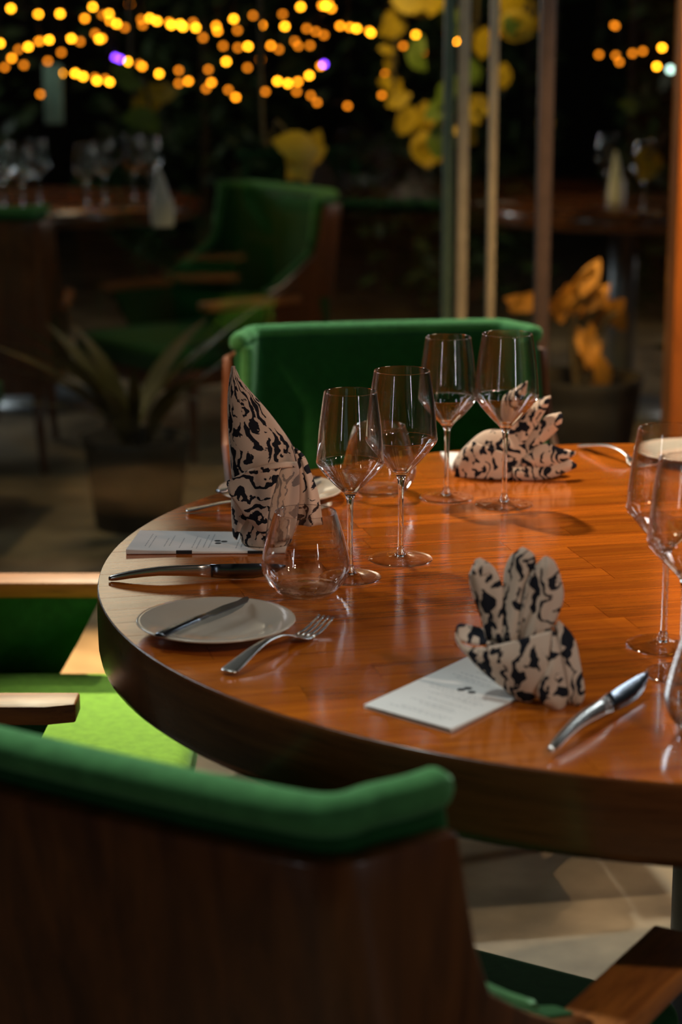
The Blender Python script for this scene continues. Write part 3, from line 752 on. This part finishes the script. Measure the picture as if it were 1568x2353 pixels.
patch('petal_edge', [z2(975, 262, .018), z2(880, 395, .011), z2(830, 600, .006), z2(790, 800, .003), z2(755, 940, .001)],
      [z2(985, 275, .018), z2(900, 400, .010), z2(850, 600, .004), z2(805, 800, .001), z2(770, 940, -.001)], nap2, 'cloth_back', bulge=.001, nu=4, uvo=(2.0, .0))
# boat band : front sheet, its inner lip, the curled left end
patch('band_front', [z2(85, 1010, .012), z2(200, 1110, .004), z2(430, 1085, -.004), z2(740, 985, -.012), z2(900, 925, -.016), z2(1140, 870, -.012)],
      [z2(95, 1060, .010), z2(215, 1230, .012), z2(400, 1400, .004), z2(640, 1550, -.010), z2(850, 1650, -.022), z2(1010, 1560, -.026)], nap2, bulge=.010, nu=18, nv=30, uvo=(1.3, .4))
patch('band_back', [z2(86, 1000, .014), z2(130, 950, .034), z2(260, 985, .040), z2(420, 1000, .034), z2(600, 1010, .026)],
      [z2(92, 1030, .013), z2(170, 1090, .018), z2(280, 1110, .014), z2(430, 1100, .008), z2(600, 1060, .004)], nap2, bulge=-.004, uvo=(1.6, .5), nu=8)
patch('band_lip', [z2(82, 1030, .009), z2(140, 1110, .006), z2(230, 1135, .002), z2(330, 1128, -.002), z2(420, 1095, -.005)],
      [z2(95, 1075, .007), z2(160, 1150, .003), z2(240, 1168, -.001), z2(335, 1155, -.005), z2(430, 1112, -.008)], nap2, 'cloth_back', bulge=.002, nu=6, uvo=(2.2, .5))
patch('front_flap', [z2(1140, 870, -.013), z2(1120, 1060, -.022), z2(1040, 1300, -.030), z2(960, 1470, -.032), z2(1010, 1600, -.034), z2(1180, 1720, -.030)],
      [z2(1160, 880, -.012), z2(1215, 1080, -.020), z2(1265, 1300, -.024), z2(1305, 1500, -.024), z2(1315, 1620, -.022), z2(1300, 1690, -.020)], nap2, bulge=.007, uvo=(.15, 1.2))
patch('rear_flap', [z2(1165, 860, .002), z2(1215, 1080, -.014), z2(1265, 1300, -.020), z2(1300, 1500, -.021), z2(1320, 1670, -.020)],
      [z2(1230, 830, .010), z2(1400, 1010, .004), z2(1470, 1300, -.006), z2(1515, 1570, -.012), z2(1480, 1690, -.014)], nap2, bulge=.008, ripple=.003, rp=1, uvo=(.5, 1.3))
shell_loft('core', [(.0, -.018, .040, -.006, .040), (.02, -.030, .038, -.004, .044), (.045, -.038, .034, -.004, .040), (.062, -.036, .030, .000, .034), (.07, -.030, .024, .004, .03)], nap2, n=28, nv=12, uvo=(.9, 1.5))
# --- far bird napkin
n3 = atZ(1181, 1094, TZ)
nap3 = thing('folded_napkin', 'far printed napkin folded like a bird, petals up, behind the tall wine glass', 'napkin', (n3.x, n3.y, TZ+.0036), 0, G3)
def z3(x, y, d=0.0): return ((x-790)/7448, (1085-y)/7250, d)
shell_loft('body', [(-.0, -.088, .072, -.022, .030), (.012, -.094, .080, -.026, .032), (.03, -.086, .060, -.024, .030), (.048, -.070, .028, -.018, .024), (.060, -.056, .006, -.010, .016), (.066, -.045, -.008, -.004, .010), (.068, -.036, -.02, -.001, .006)], nap3, n=40, ripple=.02, rp=5, uvo=(.2, 2.2))
patch('front_wrap', [z3(320, 700, -.014), z3(200, 800, -.018), z3(130, 960, -.024), z3(110, 1080, -.024)], [z3(640, 800, -.024), z3(700, 900, -.028), z3(770, 1000, -.030), z3(790, 1100, -.028)], nap3, bulge=.006, uvo=(.5, 2.4))
patch('petal', [z3(930, 68, .016), z3(800, 150, .014), z3(660, 250, .012), z3(640, 500, .006), z3(640, 850, .0)], [z3(935, 75, .016), z3(915, 200, .014), z3(860, 330, .010), z3(830, 560, .004), z3(800, 850, -.004)], nap3, bulge=.006, crease=True, uvo=(.8, 2.2))
patch('petal', [z3(1190, 225, .010), z3(1060, 270, .010), z3(900, 400, .006), z3(800, 560, .002), z3(770, 850, -.006)], [z3(1195, 235, .010), z3(1160, 340, .008), z3(1090, 460, .004), z3(1000, 620, .000), z3(860, 870, -.010)], nap3, bulge=.007, crease=True, uvo=(1.1, 2.2))
patch('petal', [z3(1310, 405, .006), z3(1140, 450, .004), z3(1000, 600, -.002), z3(880, 760, -.008), z3(800, 900, -.012)], [z3(1330, 440, .006), z3(1300, 560, .002), z3(1150, 700, -.004), z3(1020, 800, -.010), z3(880, 960, -.018)], nap3, bulge=.007, crease=True, uvo=(1.4, 2.3))
patch('resting_petal', [z3(1480, 825, -.008), z3(1330, 790, -.010), z3(1160, 735, -.010), z3(1020, 760, -.014), z3(860, 860, -.018)], [z3(1470, 850, -.010), z3(1380, 900, -.018), z3(1200, 960, -.026), z3(1020, 960, -.028), z3(860, 960, -.026)], nap3, bulge=.008, uvo=(1.7, 2.3))
patch('resting_petal', [z3(1490, 960, -.012), z3(1380, 900, -.016), z3(1200, 930, -.022), z3(1000, 950, -.026), z3(760, 960, -.030)], [z3(1485, 990, -.014), z3(1340, 1040, -.024), z3(1180, 1085, -.030), z3(1000, 1105, -.032), z3(760, 1105, -.032)], nap3, bulge=.006, uvo=(2.0, 2.4))
# ================================================================== BACKGROUND DINING GROUP (terrace)
def simple_table(label, x, y, r):
    t = thing('terrace_table', label, 'table', (x, y, 0), 0)
    mesh_obj('tabletop', *lathe([(0, .70), (r-.01, .70), (r, .71), (r, .745), (r-.004, .75), (0, .75)], 64), 'edge', t)
    mesh_obj('pedestal', *lathe([(0, .01), (.05, .01), (.05, .70), (0, .70)], 24), 'metal', t)
    mesh_obj('base_plate', *lathe([(0, 0), (.28, 0), (.28, .012), (0, .014)], 32), 'metal', t)
    return t
simple_table('dark round table behind the glass at left, set with glasses', -1.12, 7.75, .60)
simple_table('dark round table behind the glass at right, set with glasses', 1.02, 7.55, .5)
G4 = 'green tub chairs beyond the glass'
place_chair('green tub chair beyond the glass with orange lit wooden side, turned left', (-.42, 7.02, 0), math.radians(128), G4)
place_chair('green tub chair beyond the glass at far left, seen from behind', (-1.22, 6.72, 0), math.radians(4), G4)
place_chair('green tub chair beyond the glass at the left edge, seat low in view', (-1.42, 5.85, 0), math.radians(-96), G4)
G5 = 'glasses on the terrace tables'
def bg_glass(kind, label, px, py):
    p = atZ(px, py, .75); return copy_tree(wg[kind], None, (p.x, p.y, .7502), 0, label, G5)
bg_glass('large', 'blurred wine glass on the left terrace table, at the very left', 8, 492)
bg_glass('small', 'blurred wine glass on the left terrace table, second from left', 53, 497)
bg_glass('small', 'blurred wine glass on the left terrace table, third from left', 90, 474)
bg_glass('small', 'blurred wine glass on the left terrace table, left of the middle pair', 200, 490)
bg_glass('small', 'blurred wine glass on the left terrace table, middle', 240, 472)
bg_glass('large', 'blurred tall wine glass on the left terrace table, left of the white napkin', 308, 470)
bg_glass('large', 'blurred tall wine glass behind the white napkin on the left terrace table', 345, 476)
bg_glass('large', 'blurred wine glass on the right terrace table, left one', 1393, 465)
bg_glass('large', 'blurred wine glass on the right terrace table, right one', 1478, 490)
q = atZ(372, 520, .75)
nb = thing('folded_napkin', 'blurred pale cone napkin standing on the left terrace table', 'napkin', (q.x, q.y, .7503), .3)
c = shell_loft('body', [(0, -.034, .034, -.028, .028), (.05, -.036, .036, -.028, .028), (.10, -.030, .028, -.02, .02), (.15, -.020, .012, -.012, .012), (.19, -.014, -.006, -.004, .004)], nb, mat='paper', n=20, nv=12)
patch('wrap', [(-.036, .08, -.024), (-.037, .04, -.03), (-.034, .0, -.03)], [(.036, .09, -.018), (.038, .04, -.02), (.034, .0, -.02)], nb, mat='paper')
q = atZ(1415, 470, .75)
nb2 = copy_tree(nb, None, (q.x, q.y, .7503), 1.0, 'blurred pale cone napkin standing on the right terrace table')
# ================================================================== PLANTS
def leaf_mesh(name, L, W, mat, curl=.15, pointed=1.0):
    n = 7; vs, fs = [], []
    for i in range(n):
        u = i/(n-1); w = W*math.sin(PI*min(1, u*.93+.05))**pointed*.5
        z = -curl*L*u*u
        for s in (-1, 0, 1): vs.append((u*L, s*w, z+(0.12*w if s else 0)))
    for i in range(n-1):
        for k in range(2): fs.append((i*3+k, i*3+k+1, (i+1)*3+k+1, (i+1)*3+k))
    me = bpy.data.meshes.new(name); me.from_pydata(vs, [], fs); me.materials.append(M[mat])
    for p in me.polygons: p.use_smooth = True
    return me
def add_leaf(me, parent, loc, rot, s=1.0):
    o = bpy.data.objects.new('leaf', me); COL.objects.link(o); o.parent = parent
    o.location = loc; o.rotation_euler = rot; o.scale = (s, s, s)
    return o
LY = leaf_mesh('leaf_yellow', .11, .075, 'leaf_yellow'); LG = leaf_mesh('leaf_green', .11, .07, 'leaf_green')
LO = leaf_mesh('leaf_orange', .15, .075, 'leaf_orange', curl=.4); LL = leaf_mesh('leaf_blade', .62, .06, 'leaf_olive', curl=.5)
LD = leaf_mesh('leaf_dark', .30, .09, 'leaf', curl=.4)
rp = random.Random(11)
def vine(label, pts, Y, leaves, name='climbing_vine'):
    P = [atY(a, b, Y) for a, b in pts]; P = [Vector((P[0].x+.02, Y, 3.205))]+P; o = P[1]
    t = thing(name, label, 'plant', o)
    mesh_obj('stem', *tube([p-o for p in spline(P, 24)], .006, 8), 'stem', t)
    for px, py, s, me in leaves:
        c = atY(px, py, Y+rp.uniform(-.08, .08))-o
        for k in range(2):
            ang = rp.uniform(0, 2*PI)
            add_leaf(me, t, c+Vector((rp.uniform(-.02, .02)-.04*math.cos(ang)*s, 0, rp.uniform(-.02, .02)-.04*math.sin(ang)*s)), (PI/2+rp.uniform(-.5, .5), -ang, rp.uniform(-.3, .3)), s)
    return t
vine('hanging vine with yellow lit leaves left of the glass screen uprights', [(905, -80), (912, 60), (905, 180), (925, 280), (985, 330)], 6.9,
     [(900, 60, .9, LY), (925, 5, 1.1, LY), (975, 8, 1.2, LY), (905, 130, .6, LY), (900, 200, .8, LY), (905, 240, .8, LY), (925, 275, .9, LY), (975, 300, 1.1, LY), (990, 340, 1.2, LY), (1005, 320, 1.0, LG), (950, 130, .8, LG), (1040, 60, 1.0, LG)])
vine('vine with green and yellow leaves climbing behind the beige upright', [(1100, -80), (1090, 60), (1060, 180), (1050, 280), (1030, 350)], 6.7,
     [(1050, 280, 1.2, LY), (1030, 240, 1.0, LG), (1095, 250, .8, LY), (1100, 97, .9, LY), (1075, 160, .8, LG), (1160, 175, .8, LY), (1020, 330, 1.0, LG), (1040, 200, .9, LG)])
vine('vine sprig with a large yellow leaf high up right of the slim upright', [(1240, -80), (1210, 10), (1190, 50)], 6.6, [(1190, 25, 1.2, LY), (1200, 60, 1.1, LY), (1165, 50, .6, LG)])
vine('single twig with a bright yellow leaf above the green terrace chair', [(600, 200), (640, 280), (690, 340)], 6.4, [(690, 345, 1.3, LY), (715, 338, 1.0, LY), (690, 370, 1.0, LY)])
vine('twig with one round yellow leaf in front of the right garden', [(1600, 250), (1540, 300), (1488, 365)], 7.0, [(1488, 365, 1.0, LY), (1490, 372, .9, LY), (1462, 250, .6, LG), (1248, 282, .7, LY)])
vine('twig with yellow leaves left of centre under the fairy lights', [(300, 100), (330, 180), (345, 250)], 7.0, [(340, 235, 1.2, LY), (325, 260, 1.0, LG), (355, 215, .9, LY), (280, 180, .8, LG)])
# orange croton in a pot
co = atY(1345, 1010, 6.4); co.z = 0
cr_ = thing('potted_croton', 'potted plant with orange lit leaves behind the right end of the table', 'plant', (co.x, co.y, 0))
mesh_obj('pot', *lathe([(0, 0), (.13, 0), (.17, .30), (.18, .33), (.165, .33), (.15, .28), (0, .28)], 32), 'pot', cr_)
for pts in ([(1345, 960), (1390, 900), (1385, 830), (1350, 820)], [(1345, 960), (1320, 850), (1320, 740), (1340, 680)], [(1345, 960), (1360, 820), (1390, 740), (1420, 720)]):
    P = [atY(a, b, 6.4)-co for a, b in pts]; P = [Vector((0, 0, .27))]+P
    mesh_obj('stem', *tube(spline(P, 20), .011, 8), 'stem', cr_)
for px, py, s in ((1335, 665, 1.0), (1350, 645, .9), (1300, 690, .9), (1290, 705, .8), (1370, 685, .8), (1410, 715, 1.0), (1325, 700, .8), (1360, 810, 1.0), (1345, 825, .9), (1385, 850, .9), (1378, 900, .9), (1380, 930, .8), (1330, 950, 1.0), (1295, 958, 1.0), (1360, 940, .9), (1205, 698, .8)):
    c = atY(px, py, 6.4+rp.uniform(-.1, .1))-co
    for k in range(2):
        a = rp.uniform(0, 2*PI)
        add_leaf(LO, cr_, c+Vector((-.05*math.cos(a), 0, -.05*math.sin(a))), (PI/2+rp.uniform(-.6, .3), -a, 0), s*.9)
# strap leaved plant at left
so = atY(345, 870, 6.25); so.z = .0
so = Vector((-.58, 5.80, 0))
sp = thing('potted_strap_plant', 'olive plant with arching strap leaves in front of the left terrace chairs', 'plant', (so.x, so.y, 0))
mesh_obj('pot', *lathe([(0, 0), (.12, 0), (.15, .24), (.16, .26), (.145, .26), (.13, .23), (0, .23)], 32), 'pot', sp)
for k in range(20):
    a = rp.uniform(0, 2*PI); el = rp.uniform(.7, 1.35)
    add_leaf(LL, sp, (rp.uniform(-.03, .03), rp.uniform(-.03, .03), .22), (0, -el, a), rp.uniform(.6, .98))
# ferny shrubs, one thing each, leaves past counting in the blur joined as foliage
def shrub(label, x, y, h, r, n, mat, leaf=.12):
    t = thing('leafy_shrub', label, 'shrub', (x, y, 0))
    mesh_obj('stem', *tube([(0, 0, 0), (.02, 0, h*.5), (0, .02, h*.85)], [.03, .02, .008], 8), 'stem', t)
    vs, fs = [], []
    for k in range(n):
        a = rp.uniform(0, 2*PI); zz = rp.uniform(.05, 1)*h; rr = r*math.sqrt(rp.random())*(1.1-.5*abs(zz/h-.55))
        c = Vector((rr*math.cos(a), rr*math.sin(a), zz)); d = Vector((rp.uniform(-1, 1), rp.uniform(-1, 1), rp.uniform(-.8, .6))).normalized()
        s = d.cross(Vector((rp.uniform(-1, 1), rp.uniform(-1, 1), 1))).normalized()
        L = leaf*rp.uniform(.6, 1.3); o = len(vs)
        vs += [c, c+d*L*.5+s*L*.24, c+d*L, c+d*L*.5-s*L*.24]; fs.append((o, o+1, o+2, o+3))
    f = mesh_obj('foliage', vs, fs, mat, t, smooth=False); f['kind'] = 'stuff'
    return t
shrub('dark shrub in the garden behind the left terrace table', -1.9, 9.6, 2.3, .52, 1000, 'leaf')
shrub('dark shrub in the garden left of centre under the lights', -.65, 9.9, 2.1, .50, 1000, 'leaf')
shrub('dark shrub in the garden behind the screen uprights', .50, 9.8, 2.2, .48, 1000, 'leaf')
shrub('dark shrub in the garden behind the right terrace table', 1.75, 9.8, 2.3, .52, 1000, 'leaf')
shrub('olive green shrub between the croton and the wooden post', 1.22, 6.2, 1.10, .17, 260, 'leaf', .14)
# pale hanging banner at upper left
lp = atY(123, 215, 7.6)
lt = thing('hanging_banner', 'pale grey green hanging banner under the fairy lights at upper left', 'banner', (lp.x, 7.6, 0))
za, zb_ = atY(123, 285, 7.6).z, atY(123, 148, 7.6).z
M['banner'] = plain('pale green grey canvas', (.34, .46, .38), .8)
mesh_obj('cloth_panel', *box(-.033, .033, -.012, .012, za, zb_), 'banner', lt, mods=[BEV(.004)])
mesh_obj('cord', *tube([(0, 0, zb_-.002), (0, 0, 3.205)], .002, 6), 'cable', lt)
# ================================================================== FAIRY LIGHTS
def bulb_mesh(mat, r=.0085):
    vs, fs = lathe([(0, -r), (r*.7, -r*.7), (r, 0), (r*.75, r*.8), (0, r*1.2)], 10)
    me = bpy.data.meshes.new('bulb'); me.from_pydata(vs, [], fs); me.materials.append(M[mat])
    for p in me.polygons: p.use_smooth = True
    return me
BM = {'o': bulb_mesh('bulb'), 'b': bulb_mesh('bulb_bright'), 'd': bulb_mesh('bulb_dim'), 'v': bulb_mesh('bulb_violet'), 'w': bulb_mesh('bulb_white', .014)}
def string(label, Y, bulbs):
    P = []
    for b in bulbs:
        P.append(atY(b[0], b[1], Y+rp.uniform(-.05, .05)))
    o = P[0].copy()
    t = thing('fairy_light_string', label, 'fairy lights', o, 0, 'fairy light strings over the garden')
    path = []
    for a, b in zip(P[:-1], P[1:]):
        path.append(a-o+Vector((0, 0, .013))); path.append((a+b)/2-o+Vector((0, 0, .006)))
    path.append(P[-1]-o+Vector((0, 0, .013)))
    mesh_obj('cable', *tube(path, .0016, 5), 'cable', t)
    for q in (P[0], P[-1]):
        mesh_obj('hanger', *tube([q-o+Vector((0, 0, .012)), Vector((q.x-o.x, q.y-o.y, 3.201-o.z))], .0014, 5), 'cable', t)
    for b, p in zip(bulbs, P):
        k = b[2] if len(b) > 2 else rp.choice('ooobd')
        ob = bpy.data.objects.new('bulb', BM[k]); COL.objects.link(ob); ob.parent = t; ob.location = p-o
        ob.scale = (1.0, 1.0, .8)
    return t
string('warm fairy light string highest at upper left corner', 8.0, [(25, 20, 'b'), (88, 33, 'b'), (138, 32, 'b'), (195, 43), (213, 16, 'b'), (235, 35, 'd'), (250, 32, 'b'), (252, 48), (268, 55, 'b'), (287, 64, 'd'), (298, 10, 'd')])
string('warm fairy light string rising from the left edge in a long slope', 7.9, [(0, 100, 'b'), (11, 155), (27, 134), (42, 114), (65, 108, 'b'), (90, 95), (113, 92, 'b'), (164, 89), (184, 96, 'd'), (219, 78, 'd'), (228, 90, 'b'), (234, 89)])
string('short warm fairy light string of three dim bulbs at upper left', 8.1, [(55, 150, 'd'), (110, 141, 'd'), (141, 121, 'd')])
string('warm fairy light string passing over the pale garden post', 7.8, [(93, 217, 'd'), (141, 169, 'b'), (173, 169), (191, 176, 'b'), (218, 179, 'd'), (223, 186, 'b'), (242, 182, 'd'), (252, 189, 'b')])
string('dense bright fairy light string along the top left of centre', 8.0, [(325, 45), (328, 58, 'd'), (344, 42, 'b'), (361, 49, 'b'), (390, 52), (394, 58, 'b'), (414, 56), (421, 62), (444, 52, 'd'), (450, 64, 'b'), (467, 87, 'd'), (497, 60), (500, 72, 'o')])
string('warm fairy light string along the top at centre', 8.1, [(537, 44, 'b'), (546, 70, 'd'), (582, 36), (602, 58, 'o'), (650, 33), (655, 61, 'b'), (691, 16, 'b')])
string('fairy light string with a violet bulb, dipping left of centre', 7.8, [(265, 132, 'v'), (276, 136, 'v'), (295, 142, 'b'), (321, 148), (327, 153), (366, 170, 'b'), (376, 198), (370, 228), (411, 192, 'd'), (411, 162, 'd'), (433, 187), (474, 204, 'd'), (479, 160), (486, 190), (525, 207, 'd'), (542, 224), (610, 211, 'd')])
string('warm fairy light string in the middle of the garden', 8.2, [(513, 106, 'd'), (520, 142, 'b'), (547, 110), (570, 107), (569, 156, 'd'), (599, 137, 'd'), (622, 105), (641, 114, 'd'), (678, 95, 'd'), (686, 106), (713, 105, 'd')])
string('fairy light string drooping lowest right of centre with dim last bulbs', 7.9, [(737, 152), (745, 148, 'v'), (711, 174), (685, 188), (662, 192), (638, 187, 'b'), (682, 211, 'd'), (715, 220, 'd'), (729, 236, 'd'), (799, 244, 'd')])
string('bright fairy light string along the top right of centre', 8.0, [(740, 13), (748, 14, 'b'), (755, 8), (762, 20), (705, 66, 'd'), (726, 73), (745, 81, 'd'), (782, 60), (804, 63), (820, 66, 'b'), (849, 72), (853, 76), (880, 78), (905, 78, 'd'), (910, 83, 'b'), (927, 106, 'd'), (956, 80), (958, 92), (972, 120, 'd')])
string('short fairy light string at the top beside the hanging vine', 7.9, [(896, 40), (909, 22, 'b'), (931, 0, 'b')])
string('fairy light string with sparse bulbs around the glass screen uprights', 7.7, [(886, 170, 'd'), (878, 219, 'd'), (1048, 94), (1055, 45)])
string('fairy light string in the garden at upper right', 7.9, [(1377, 126, 'd'), (1416, 128, 'd'), (1424, 143, 'd'), (1415, 60, 'd'), (1412, 58, 'd'), (1454, 123, 'd'), (1478, 118, 'd'), (1522, 110, 'b'), (1510, 153), (1542, 160, 'w'), (1558, 160)])
string('two warm bulbs low beside the croton behind the green chair', 6.9, [(1205, 700, 'd'), (1262, 868, 'o')])
